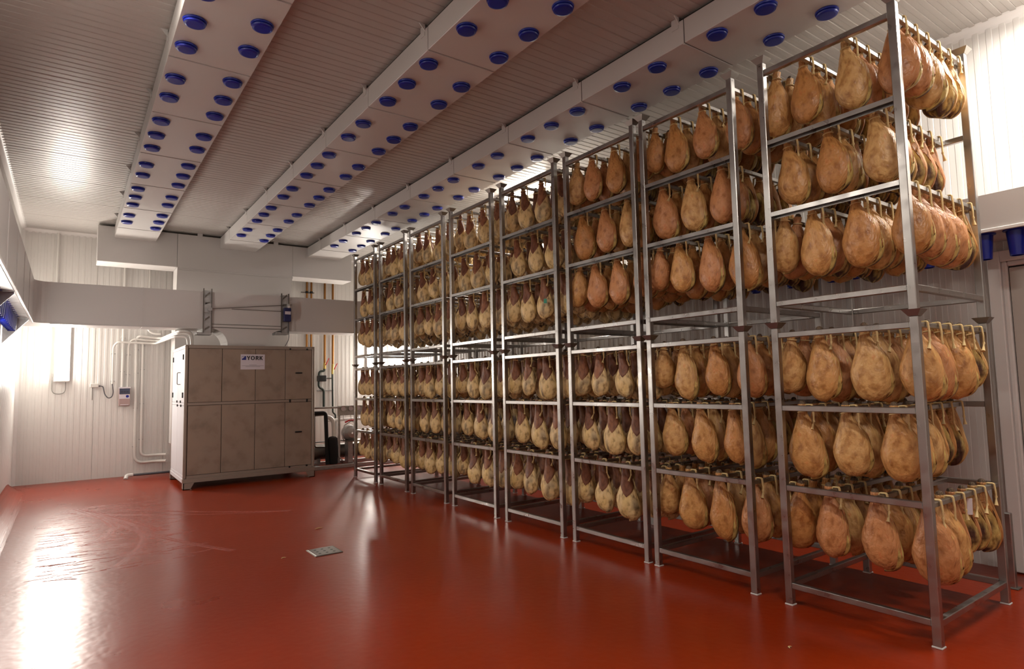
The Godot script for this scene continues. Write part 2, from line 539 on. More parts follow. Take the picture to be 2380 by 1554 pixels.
func ceiling_duct(label: String, x0: float, x1: float, first_three: bool, count: int) -> void:
	var yb := 4.335
	var yt := 4.55
	var o := thing("ceiling_duct", label, "air duct", Vector3.ZERO, "air ducts under the ceiling")
	var far := -12.10
	# seams from the far end towards the camera
	var seams := [-12.00, -10.63, -9.33, -8.04, -6.775, -5.543, -4.30, -3.06, -1.80, -0.55, 0.70]
	seams = seams.slice(0, count)
	seams.reverse()
	part(o, "duct_core", span(Vector3(x0 + 0.006, yb + 0.006, seams[0]), Vector3(x1 - 0.006, yt, -12.84)), M.dark_gap)
	for k in seams.size():
		var a: float = seams[k] - 0.004
		var b: float = (seams[k + 1] + 0.004) if k + 1 < seams.size() else -12.845
		part(o, "duct_section", span(Vector3(x0, yb, a), Vector3(x1, yt - 0.012, b), 0.003), M.duct_white)
		if k > 0:
			part(o, "seam_bead", span(Vector3(x0 + 0.01, yb - 0.005, seams[k] - 0.016), Vector3(x1 - 0.01, yb + 0.002, seams[k] - 0.004)), M.duct_white)
			for s in [x0, x1]:
				var br := MB.new()
				var w := -1.0 if s == x0 else 1.0
				br.prism(PackedVector2Array([Vector2(0, 0), Vector2(0.055 * w, 0), Vector2(0, -0.06)]), 0.0, 0.008)
				br.box(Vector3(w * 0.002, -0.045, -0.035), Vector3(0.004, 0.09, 0.07))
				part(o, "hanger_bracket", br.mesh(), M.duct_white, Vector3(s, HC - 0.004, seams[k] - 0.05))
	# rim where it enters the plenum
	part(o, "collar", span(Vector3(x0 - 0.03, yb - 0.03, -12.838), Vector3(x1 + 0.03, yt - 0.02, -12.846)), M.duct_white)
	var s2 := seams.duplicate()
	s2.append(-12.9)
	disc_outlets(o, x0 + 0.10, x1 - 0.115, yb, seams)

func build_ceiling_ducts() -> void:
	ceiling_duct("long white ceiling duct with blue discs above the aisle wall side", 0.58, 1.22, true, 9)
	ceiling_duct("long white ceiling duct with blue discs, the middle of three", 2.308, 2.965, true, 9)
	ceiling_duct("long white ceiling duct with blue discs beside the rack tops", 3.995, 4.662, true, 11)
	# plenum on the back wall and the trunk that feeds it
	var o := thing("plenum_duct", "broad white box duct under the ceiling that feeds three ceiling ducts", "air duct")
	var y0 := 3.895
	var y1 := 4.531
	var z0 := -12.847
	var z1 := -13.365
	part(o, "duct_section", span(Vector3(0.333, y0, z0), Vector3(1.572, y1, z1), 0.004), M.duct_white)
	part(o, "duct_section", span(Vector3(1.576, y0 - 0.03, z0 + 0.004), Vector3(3.684, y1, z1), 0.004), M.duct_white)
	part(o, "duct_section", span(Vector3(3.688, y0, z0), Vector3(4.95, y1, z1), 0.004), M.duct_white)
	part(o, "flange", span(Vector3(1.576, y0 - 0.045, z0 + 0.012), Vector3(3.69, y0 - 0.015, z0 + 0.002), 0.003), M.duct_white)
	var t := MB.new()
	var tp := []
	for q in [[y0 - 0.03, 1.576, 3.684], [3.0, 1.566, 3.60], [0.62, 1.56, 3.60]]:
		tp.append([Vector3(q[1], q[0], z0), Vector3(q[2], q[0], z0), Vector3(q[2], q[0], z1), Vector3(q[1], q[0], z1)])
	for k in 2:
		for i in 4:
			var c := (i + 1) % 4
			t.poly([tp[k][i], tp[k][c], tp[k + 1][c], tp[k + 1][i]], [Vector3(0, 0, 1), Vector3(1, 0, 0), Vector3(0, 0, -1), Vector3(-1, 0, 0)][i])
	t.poly(tp[2], Vector3.DOWN)
	part(o, "trunk", t.mesh(), M.duct_white)
	for x in [1.95, 3.35, 4.1]:
		part(o, "hanger_plate", boxm(Vector3(0.09, 0.10, 0.006), 0.001, Vector3(x, y1 + 0.005, z0 + 0.006)), M.duct_white)

# ------------------------------------------------------------------ return duct round the walls
func nozzle_mesh() -> ArrayMesh:
	var b := MB.new()
	b.turned([Vector2(0.078, 0.0), Vector2(0.078, -0.008), Vector2(0.060, -0.012), Vector2(0.044, -0.20), Vector2(0.040, -0.20), Vector2(0.054, -0.012), Vector2(0.050, -0.004)], 20)
	return b.mesh()

func build_wall_ducts() -> void:
	var y0 := 2.64
	var y1 := 3.265
	var zf := -11.45
	var zb := -12.05
	var nz := nozzle_mesh()
	# aisle side
	var o := thing("wall_duct", "white box duct along the aisle wall with a line of blue nozzles", "air duct")
	var xf := -0.46
	var z := -11.25
	while z < -0.5:
		var e := minf(z + 1.15, -0.4)
		part(o, "duct_section", span(Vector3(XL + 0.012, y0, z + 0.003), Vector3(xf, y1, e - 0.003), 0.003), M.duct_white)
		part(o, "seam_strip", span(Vector3(xf, y0, e - 0.012), Vector3(xf + 0.006, y1 - 0.03, e + 0.004)), M.duct_white)
		part(o, "under_sheet", span(Vector3(XL + 0.014, y0 - 0.006, z + 0.01), Vector3(xf - 0.02, y0 - 0.001, e - 0.01)), M.galvanised)
		z += 1.15
	part(o, "edge_strip", span(Vector3(xf - 0.012, y0 - 0.014, -11.25), Vector3(xf + 0.010, y0 + 0.012, -0.4), 0.003), M.trim_white)
	for k in 16:
		part(o, "air_nozzle", nz, M.blue_plastic, Vector3(-0.645, y0 - 0.006, -10.46 + 0.2 * k))
	for zz in [-10.72, -7.95]:
		var b := MB.new()
		b.prism(PackedVector2Array([Vector2(XL + 0.014, y0 - 0.008), Vector2(xf - 0.02, y0 - 0.008), Vector2(xf - 0.02, y0 - 0.03), Vector2(XL + 0.014, y0 - 0.36)]), zz, zz + 0.012)
		part(o, "wall_bracket", b.mesh(), M.galvanised)
	# back run
	var r := thing("return_duct", "white box duct across the back wall with a branch down to the machine", "air duct")
	var e := MB.new()
	var plan := PackedVector2Array()
	for i in 9:
		var t := PI / 2 * i / 8.0
		plan.append(Vector2(-0.26 - 0.2 * cos(t), -(zf + 0.2) + 0.2 * sin(t)))
	plan.append_array(PackedVector2Array([Vector2(-0.26, -zb), Vector2(XL + 0.012, -zb), Vector2(XL + 0.012, 11.252)]))
	e.xf = Transform3D(Basis(Vector3(1, 0, 0), Vector3(0, 0, -1), Vector3(0, 1, 0)), Vector3.ZERO)
	e.prism(plan, y0, y1)
	part(r, "elbow", e.mesh(), M.duct_white)
	for s in [[-0.255, 0.928], [0.934, 1.81], [3.215, 4.60], [4.606, 5.50]]:
		part(r, "duct_section", span(Vector3(s[0], y0, zf), Vector3(s[1], y1, zb), 0.003), M.duct_white)
		part(r, "seam_strip", span(Vector3(s[0] - 0.014, y0 - 0.005, zf + 0.006), Vector3(s[0] + 0.006, y1 + 0.004, zf - 0.01)), M.duct_white)
	part(r, "edge_strip", span(Vector3(-0.26, y0 - 0.01, zf + 0.008), Vector3(1.81, y0 + 0.008, zf - 0.01), 0.002), M.duct_white)
	part(r, "edge_strip", span(Vector3(3.215, y0 - 0.01, zf + 0.008), Vector3(5.5, y0 + 0.008, zf - 0.01), 0.002), M.duct_white)
	var y := MB.new()
	var ys := PackedVector2Array([Vector2(1.93, y1), Vector2(1.93, y0)])
	for i in 9:
		var t := PI / 2 * (1.0 - i / 8.0)
		ys.append(Vector2(1.93 + 0.268 * cos(t), 2.355 + 0.285 * sin(t)))
	ys.append(Vector2(2.826, 2.345))
	for i in 9:
		var t := PI / 2 * i / 8.0
		ys.append(Vector2(3.095 - 0.268 * cos(t), 2.355 + 0.285 * sin(t)))
	ys.append(Vector2(3.095, y1))
	y.prism(ys, zf, zb)
	part(r, "branch", y.mesh(), M.duct_white)
	part(r, "branch_bar", span(Vector3(1.935, 2.665, zf + 0.012), Vector3(3.09, 2.71, zf + 0.001), 0.003), M.duct_white)
	for yy in [2.661, 2.714]:
		part(r, "bar_edge", span(Vector3(1.935, yy - 0.006, zf + 0.016), Vector3(3.09, yy + 0.003, zf + 0.001)), M.steel_dull)
	for d in [[1.808, 1.932, 2.56], [3.088, 3.212, 2.60]]:
		var fr := part(r, "damper_frame", span(Vector3(d[0], d[2], zf + 0.014), Vector3(d[1], y1 + 0.02, zb), 0.003), M.galvanised)
		for x in [d[0], d[1]]:
			var fl := MB.new()
			fl.box(Vector3(x, (d[2] + y1 + 0.05) / 2, zf + 0.022), Vector3(0.012, y1 + 0.05 - d[2], 0.045))
			part(fr, "damper_flange", fl.mesh(), M.steel_dull)
		for q in [[0.60, 0.10], [0.48, 0.05], [0.20, 0.09], [0.04, 0.08]]:
			var lv := MB.new()
			lv.prism(PackedVector2Array([Vector2(d[0] + 0.02, d[2] + q[0]), Vector2(d[0] + 0.10, d[2] + q[0] + q[1] * 0.7), Vector2(d[0] + 0.09, d[2] + q[0] + q[1]), Vector2(d[0] + 0.03, d[2] + q[0] + 0.04)]), zf + 0.016, zf + 0.03)
			part(fr, "damper_lever", lv.mesh(), M.steel_dull)
		part(fr, "damper_foot", span(Vector3(d[0] - 0.10, d[2] - 0.03, zf + 0.02), Vector3(d[1] + 0.01, d[2] + 0.012, zf - 0.2), 0.003), M.galvanised)
	part(r, "damper_plate", span(Vector3(1.815, 2.90, zf + 0.016), Vector3(1.935, 3.07, zf + 0.03), 0.003), M.galvanised)
	part(r, "linkage_rod", tubem([Vector3(1.90, 2.965, zf + 0.07), Vector3(3.26, 3.11, zf + 0.07)], 0.007, 6), M.steel_dull)
	part(r, "linkage_rod", tubem([Vector3(2.25, 2.985, zf + 0.03), Vector3(3.10, 2.985, zf + 0.03)], 0.005, 6), M.steel_dull)
	var hub := MB.new()
	hub.tube([Vector3(1.90, 2.96, zf + 0.02), Vector3(1.90, 2.96, zf + 0.09)], 0.035, 10)
	part(r, "linkage_hub", hub.mesh(), M.galvanised)
	# actuator on the damper
	var a := thing("damper_actuator", "dark blue damper actuator with white label on the back wall duct", "actuator", Vector3(3.165, 2.92, zf + 0.115))
	part(a, "casing", boxm(Vector3(0.125, 0.25, 0.07), 0.01), M.blue_dark)
	part(a, "label_strip", boxm(Vector3(0.10, 0.055, 0.004), 0.0, Vector3(0, 0.03, 0.036)), M.label_paper)
	part(a, "clamp", boxm(Vector3(0.05, 0.09, 0.06), 0.008, Vector3(0.015, 0.15, 0.0)), M.galvanised)
	part(a, "clamp_knob", tubem([Vector3(0.015, 0.14, 0.03), Vector3(0.015, 0.14, 0.05)], 0.02, 10), M.pipe_white)
	var cb := thing("actuator_cable", "thin dark cable hanging from the blue actuator to the machine top", "cable")
	part(cb, "cable", tubem(bend([Vector3(3.19, 2.80, zf + 0.09), Vector3(3.20, 2.62, zf + 0.10), Vector3(3.19, 2.46, zf + 0.13), Vector3(3.13, 2.352, zf + 0.12)], 0.08, 6), 0.006, 6), M.cable_grey)
	# rack side
	var q := thing("wall_duct", "white box duct with blue nozzles on the wall above the door", "air duct")
	var yq0 := 2.69
	var yq1 := 2.975
	z = -11.4
	while z < 1.0:
		var e2 := z + 1.3
		part(q, "duct_section", span(Vector3(5.70, yq0, z + 0.003), Vector3(XR - 0.012, yq1, e2 - 0.003), 0.003), M.duct_white)
		z += 1.3
	part(q, "edge_strip", span(Vector3(5.69, yq0 - 0.012, -11.4), Vector3(5.712, yq0 + 0.014, 1.6), 0.003), M.trim_white)
	for k in 14:
		part(q, "air_nozzle", nz, M.blue_plastic, Vector3(5.83, yq0 - 0.002, -1.50 + 0.2 - 0.2 * k))

# ------------------------------------------------------------------ air handling unit
func build_machine() -> void:
	var x0 := 1.53
	var x1 := 3.645
	var zf := -11.28
	var zb := -12.80
	var o := thing("air_handling_unit", "big grey beige sheet metal air handling cabinet on feet against the back wall", "machine")
	part(o, "core", span(Vector3(x0 + 0.02, 0.18, zf - 0.02), Vector3(x1 - 0.02, 2.30, zb + 0.02)), M.dark_gap)
	for x in [x0 + 0.022, x1 - 0.022]:
		for z in [zf - 0.022, zb + 0.022]:
			part(o, "corner_profile", boxm(Vector3(0.05, 2.16, 0.05), 0.012, Vector3(x, 1.25, z)), M.cabinet_frame)
	for y in [2.312, 1.372, 0.195]:
		var hh := 0.05 if y != 1.372 else 0.045
		for z in [zf - 0.02, zb + 0.02]:
			part(o, "frame_rail", span(Vector3(x0 + 0.047, y - hh / 2, z - 0.022), Vector3(x1 - 0.047, y + hh / 2, z + 0.022), 0.004), M.cabinet_frame)
		for x in [x0 + 0.02, x1 - 0.02]:
			part(o, "frame_rail", span(Vector3(x - 0.022, y - hh / 2, zb + 0.05), Vector3(x + 0.022, y + hh / 2, zf - 0.05), 0.004), M.cabinet_side if x < 2 else M.cabinet_frame)
	part(o, "top_sheet", span(Vector3(x0, 2.325, zb), Vector3(x1, 2.343, zf), 0.004), M.cabinet_frame)
	part(o, "base_rail", span(Vector3(x0 - 0.01, 0.105, zf + 0.02), Vector3(x1 + 0.01, 0.172, zf - 0.06), 0.004), M.cabinet_frame)
	part(o, "base_rail", span(Vector3(x0 - 0.01, 0.105, zb + 0.06), Vector3(x1 + 0.01, 0.172, zb), 0.004), M.cabinet_frame)
	part(o, "base_rail", span(Vector3(x0 - 0.01, 0.105, zb + 0.06), Vector3(x0 + 0.06, 0.172, zf - 0.06), 0.004), M.cabinet_side)
	part(o, "base_rail", span(Vector3(x1 - 0.06, 0.105, zb + 0.06), Vector3(x1 + 0.01, 0.172, zf - 0.06), 0.004), M.cabinet_frame)
	var cols := [x0 + 0.05, 2.087, 2.62, 3.125, x1 - 0.05]
	for row in [[0.224, 1.345], [1.398, 2.284]]:
		for k in 4:
			var p := part(o, "panel", span(Vector3(cols[k] + 0.0035, row[0], zf - 0.02), Vector3(cols[k + 1] - 0.0035, row[1], zf + 0.001), 0.004), M.cabinet_sheet)
			if k == 3:
				var hy: float = row[0] + (row[1] - row[0]) * 0.53
				part(p, "handle", boxm(Vector3(0.12, 0.022, 0.03), 0.006, Vector3(3.355, hy, zf + 0.016)), M.black_plastic)
				for hx in [cols[3] + 0.08, cols[4] - 0.09]:
					for hy2 in [row[0] - 0.012, row[1] + 0.012]:
						part(p, "hinge", boxm(Vector3(0.028, 0.03, 0.02), 0.004, Vector3(hx, hy2, zf + 0.006)), M.black_plastic)
		for k in 2:
			var za: float = lerpf(zf - 0.05, zb + 0.05, k / 2.0)
			var zc: float = lerpf(zf - 0.05, zb + 0.05, (k + 1) / 2.0)
			var p2 := part(o, "side_panel", span(Vector3(x0 - 0.001, row[0], zc + 0.004), Vector3(x0 + 0.02, row[1], za - 0.004), 0.004), M.cabinet_side)
			if row[0] > 1.0:
				if k == 0:
					part(p2, "door_pull", tubem(bend([Vector3(x0, 1.70, za - 0.45), Vector3(x0 - 0.05, 1.70, za - 0.45), Vector3(x0 - 0.05, 1.90, za - 0.45), Vector3(x0, 1.90, za - 0.45)], 0.02, 3), 0.007, 6), M.steel_dull)
				for hy3 in [1.52, 2.15]:
					part(p2, "hinge", boxm(Vector3(0.02, 0.09, 0.04), 0.004, Vector3(x0 - 0.008, hy3, za - 0.12 if k == 0 else zc + 0.12)), M.black_plastic)
		for k in 3:
			part(o, "back_panel", span(Vector3(lerpf(x0 + 0.05, x1 - 0.05, k / 3.0), row[0], zb), Vector3(lerpf(x0 + 0.05, x1 - 0.05, (k + 1) / 3.0) - 0.006, row[1], zb + 0.02)), M.cabinet_sheet)
		part(o, "side_panel", span(Vector3(x1 - 0.02, row[0], zb + 0.05), Vector3(x1 + 0.001, row[1], zf - 0.05), 0.004), M.cabinet_sheet)
	for hz in [zf - 0.35, zf - 0.75]:
		part(o, "latch", boxm(Vector3(0.02, 0.04, 0.04), 0.004, Vector3(x0 - 0.006, 1.345, hz)), M.black_plastic)
		part(o, "latch", boxm(Vector3(0.02, 0.04, 0.04), 0.004, Vector3(x0 - 0.006, 1.41, hz - 0.06)), M.black_plastic)
	for x in [x0, x1]:
		for z in [zf + 0.03, zb + 0.05]:
			var f := MB.new()
			var w := 1.0 if x == x0 else -1.0
			f.prism(PackedVector2Array([Vector2(0, 0.105), Vector2(w * 0.16, 0.105), Vector2(w * 0.10, 0.0), Vector2(0, 0.0)]), -0.012, 0.0)
			f.box(Vector3(w * 0.006, 0.0525, -0.07), Vector3(0.012, 0.105, 0.14))
			f.box(Vector3(w * 0.06, 0.006, -0.07), Vector3(0.12, 0.012, 0.14))
			part(o, "foot", f.mesh(), M.cabinet_frame, Vector3(x, 0, z))
	# maker's plate
	var pl := part(o, "maker_plate", span(Vector3(2.375, 1.935, zf + 0.001), Vector3(2.77, 2.195, zf + 0.004)), M.label_paper)
	var lg := MB.new()
	lg.box(Vector3(2.428, 2.131, zf + 0.005), Vector3(0.068, 0.066, 0.003))
	var lgp := part(pl, "logo_square", lg.mesh(), M.logo_blue)
	var cut := MB.new()
	cut.prism(PackedVector2Array([Vector2(2.398, 2.158), Vector2(2.440, 2.158), Vector2(2.398, 2.116)]), zf + 0.0066, zf + 0.0076)
	part(pl, "logo_corner", cut.mesh(), M.label_paper)
	var tm := TextMesh.new()
	var sf := SystemFont.new()
	sf.font_names = PackedStringArray(["Droid Sans"])
	sf.font_weight = 900
	tm.font = sf
	tm.text = "YORK"
	tm.font_size = 32
	tm.pixel_size = 0.0028
	tm.depth = 0.003
	var t := part(pl, "lettering", tm, M.ink, Vector3(2.604, 2.131, zf + 0.006))
	var bb := tm.get_aabb().size
	t.scale = Vector3(0.265 / maxf(bb.x, 0.01), 0.072 / maxf(bb.y, 0.01), 1)
	for q in [[2.575, 2.012, 0.12], [2.575, 1.997, 0.36], [2.575, 1.984, 0.24]]:
		part(pl, "print_line", boxm(Vector3(q[2], 0.004, 0.001), 0.0, Vector3(q[0], q[1], zf + 0.0045)), M.cable_grey)

# ------------------------------------------------------------------ pipes, boxes on the back wall
func clip(parent: Node, at: Vector3) -> void:
	part(parent, "pipe_clip", boxm(Vector3(0.075, 0.014, 0.035), 0.003, at), M.galvanised)

func build_back_wall_services() -> void:
	var z := ZB + 0.055
	var c := thing("cable_conduit", "white conduit dropping from machine to the grey sensor cable", "conduit", Vector3.ZERO, "white conduits on the back wall")
	part(c, "pipe", tubem(bend([Vector3(0.66, 1.75, z), Vector3(0.66, 2.46, z), Vector3(0.72, 2.54, z + 0.075), Vector3(1.34, 2.52, z + 0.075), Vector3(1.40, 2.49, -11.50), Vector3(1.57, 2.49, -11.42), Vector3(1.585, 2.346, -11.41)], 0.12), 0.018, 10), M.pipe_white)
	clip(c, Vector3(0.66, 2.32, z - 0.01))
	clip(c, Vector3(0.66, 1.80, z - 0.01))
	c = thing("cable_conduit", "thick white conduit rising straight up from the grey control box", "conduit", Vector3.ZERO, "white conduits on the back wall")
	part(c, "pipe", tubem([Vector3(0.815, 1.69, z), Vector3(0.815, 4.53, z)], 0.024, 10), M.pipe_white)
	for yy in [1.98, 2.62, 3.4]:
		clip(c, Vector3(0.815, yy, z - 0.01))
	c = thing("cable_conduit", "white conduit bending from control box over to the machine top", "conduit", Vector3.ZERO, "white conduits on the back wall")
	part(c, "pipe", tubem(bend([Vector3(0.905, 1.69, z), Vector3(0.905, 2.50, z), Vector3(0.96, 2.60, z + 0.075), Vector3(1.40, 2.57, z + 0.075), Vector3(1.445, 2.545, -11.56), Vector3(1.63, 2.545, -11.48), Vector3(1.645, 2.346, -11.47)], 0.12), 0.017, 10), M.pipe_white)
	clip(c, Vector3(0.905, 2.30, z - 0.01))
	clip(c, Vector3(0.905, 1.92, z - 0.01))
	c = thing("cable_conduit", "longest white conduit with a wide bend low beside the machine", "conduit", Vector3.ZERO, "white conduits on the back wall")
	part(c, "pipe", tubem(bend([Vector3(1.56, 0.262, z + 0.25), Vector3(1.40, 0.250, z), Vector3(1.05, 0.235, z), Vector3(1.03, 2.58, z), Vector3(1.06, 2.66, z + 0.075), Vector3(1.45, 2.62, z + 0.08), Vector3(1.485, 2.596, -11.66), Vector3(1.66, 2.59, -11.62), Vector3(1.672, 2.346, -11.61)], 0.16, 6), 0.026, 10), M.pipe_white)
	for yy in [0.55, 1.28, 1.95, 2.40]:
		clip(c, Vector3(1.04, yy, z - 0.01))
	c = thing("cable_conduit", "white conduit nearest the machine side, bending in at its foot", "conduit", Vector3.ZERO, "white conduits on the back wall")
	part(c, "pipe", tubem(bend([Vector3(1.56, 0.385, z + 0.25), Vector3(1.40, 0.37, z), Vector3(1.15, 0.36, z), Vector3(1.14, 2.55, z)], 0.16, 6), 0.022, 10), M.pipe_white)
	for yy in [0.68, 1.36, 2.02, 2.48]:
		clip(c, Vector3(1.145, yy, z - 0.01))
	for q in [[-0.24, "thin white conduit high on the wall beside the aisle corner"], [1.231, "thin white conduit high on the wall above the duct, beside trunk"]]:
		c = thing("cable_conduit", q[1], "conduit", Vector3.ZERO, "white conduits on the back wall")
		part(c, "pipe", tubem([Vector3(q[0], 3.03, z), Vector3(q[0], 4.53, z)], 0.02, 8), M.pipe_white)
		clip(c, Vector3(q[0], 3.6, z - 0.01))
	c = thing("flexible_conduit", "short white flexible conduit curving down below the back wall duct", "conduit")
	part(c, "pipe", tubem(bend([Vector3(1.20, 2.90, z + 0.17), Vector3(1.21, 2.76, z + 0.17), Vector3(1.30, 2.705, z + 0.18), Vector3(1.42, 2.70, z + 0.2)], 0.1), 0.02, 10), M.pipe_white)
	# control box
	var b := thing("control_box", "small wall control box with dark top cover and blue emblem", "control box", Vector3(0.858, 1.5, ZB + 0.01))
	part(b, "casing", boxm(Vector3(0.185, 0.345, 0.10), 0.01, Vector3(0, 0, 0.05)), M.cover_rose)
	part(b, "display_cover", boxm(Vector3(0.17, 0.105, 0.01), 0.003, Vector3(0, 0.105, 0.104)), M.cover_grey)
	part(b, "front_strip", boxm(Vector3(0.17, 0.085, 0.006), 0.002, Vector3(0, 0.005, 0.101)), M.label_paper)
	for k in 3:
		part(b, "button", boxm(Vector3(0.03, 0.01, 0.004), 0.0, Vector3(-0.045 + 0.045 * k, 0.095, 0.111)), M.black_plastic)
	var em := MB.new()
	em.tube([Vector3(0.045, 0.01, 0.103), Vector3(0.045, 0.01, 0.108)], 0.026, 12)
	part(b, "emblem", em.mesh(), M.blue_plastic)
	part(b, "lower_lip", boxm(Vector3(0.13, 0.016, 0.012), 0.003, Vector3(0, -0.15, 0.104)), M.label_paper)
	part(b, "top_cap", boxm(Vector3(0.19, 0.025, 0.11), 0.006, Vector3(0, 0.17, 0.055)), M.label_paper)
	# humidity probe
	var s := thing("humidity_sensor", "small white wall sensor box with a thin probe below", "sensor", Vector3(0.378, 1.725, ZB + 0.01))
	part(s, "casing", boxm(Vector3(0.135, 0.075, 0.07), 0.01, Vector3(0, 0, 0.04)), M.pipe_white)
	part(s, "cable_gland", tubem([Vector3(0.06, -0.012, 0.04), Vector3(0.10, -0.012, 0.04)], 0.014, 8), M.cable_grey)
	part(s, "probe", tubem([Vector3(-0.025, -0.035, 0.04), Vector3(-0.025, -0.27, 0.04)], 0.007, 6), M.steel_dull)
	var w := thing("sensor_cable", "grey cable looping from the sensor box to the white conduit", "cable")
	part(w, "cable", tubem(bend([Vector3(0.482, 1.713, z), Vector3(0.515, 1.70, z), Vector3(0.545, 1.55, z + 0.01), Vector3(0.60, 1.48, z + 0.02), Vector3(0.655, 1.50, z + 0.01), Vector3(0.68, 1.58, z), Vector3(0.66, 1.755, z)], 0.07, 5), 0.009, 8), M.cable_grey)
	# waste pipe on the floor
	var d := thing("drain_pipe", "dark drain pipe with a white elbow at the foot of the back wall", "pipe")
	part(d, "pipe", tubem([Vector3(0.93, 0.06, -13.50), Vector3(1.62, 0.06, -13.50)], 0.022, 10), M.cable_grey)
	part(d, "elbow", tubem(bend([Vector3(1.0, 0.062, -13.50), Vector3(0.90, 0.062, -13.47), Vector3(0.885, 0.004, -13.40)], 0.05), 0.034, 12), M.pipe_white)
	# copper pipes
	var kinds := [[4.30, "first copper pipe down the back wall, beside the machine", 0.3], [4.40, "second copper pipe down the back wall, paired in a clamp", 0.3], [4.708, "third copper pipe, ending in a valve with red lever", 2.152], [4.895, "fourth copper pipe, the one beside the rack end", 2.125]]
	for q in kinds:
		var p := thing("copper_pipe", q[1], "pipe", Vector3.ZERO, "copper pipes on the back wall")
		part(p, "pipe", tubem([Vector3(q[0], q[2], z), Vector3(q[0], 4.53, z)], 0.021 if q[0] < 4.5 else 0.024, 10), M.copper)
	var cl := thing("pipe_clamp", "dark clamp rail holding the two copper pipes above the duct", "clamp")
	part(cl, "rail", boxm(Vector3(0.30, 0.02, 0.02), 0.003, Vector3(4.325, 3.745, z - 0.03)), M.steel_dull)
	for x in [4.30, 4.40]:
		part(cl, "collar", tubem([Vector3(x, 3.725, z), Vector3(x, 3.77, z)], 0.032, 12), M.black_rubber)
	var v := thing("valve_line", "dark pipe with red lever valve and black actuator on the back wall", "valve")
	part(v, "valve_body", tubem([Vector3(4.708, 2.02, z), Vector3(4.708, 2.15, z)], [0.035, 0.028], 10), M.brass)
	part(v, "lever", tubem([Vector3(4.715, 2.10, z + 0.05), Vector3(4.79, 2.26, z + 0.06)], [0.012, 0.009], 6), M.handle_red)
	part(v, "pipe", tubem(bend([Vector3(4.70, 2.03, z), Vector3(4.70, 1.97, z), Vector3(4.59, 1.96, z), Vector3(4.575, 1.86, z)], 0.05), 0.025, 10), M.pipe_green)
	part(v, "actuator", boxm(Vector3(0.19, 0.135, 0.11), 0.012, Vector3(4.635, 1.80, z + 0.02)), M.black_plastic)
	part(v, "pipe", tubem(bend([Vector3(4.575, 1.74, z), Vector3(4.575, 1.60, z), Vector3(4.69, 1.55, z), Vector3(4.69, 1.15, z)], 0.07), 0.025, 10), M.pipe_green)
	part(v, "bypass", tubem([Vector3(4.73, 1.80, z), Vector3(4.862, 1.80, z)], 0.014, 8), M.steel_dull)
	part(v, "support_rail", boxm(Vector3(0.38, 0.022, 0.03), 0.003, Vector3(4.74, 1.525, z - 0.045)), M.galvanised)
	v = thing("valve_line", "thin green pipe with red lever valve beside the rack end", "valve")
	part(v, "valve_body", tubem([Vector3(4.885, 1.90, z), Vector3(4.895, 2.12, z)], [0.024, 0.032], 10), M.brass)
	part(v, "lever", tubem([Vector3(4.91, 2.00, z + 0.05), Vector3(4.98, 2.14, z + 0.06)], [0.012, 0.009], 6), M.handle_red)
	part(v, "pipe", tubem(bend([Vector3(4.885, 1.90, z), Vector3(4.90, 1.02, z), Vector3(4.96, 0.98, z), Vector3(4.965, 0.45, z)], 0.05), 0.018, 10), M.pipe_green)
	build_chiller(z)

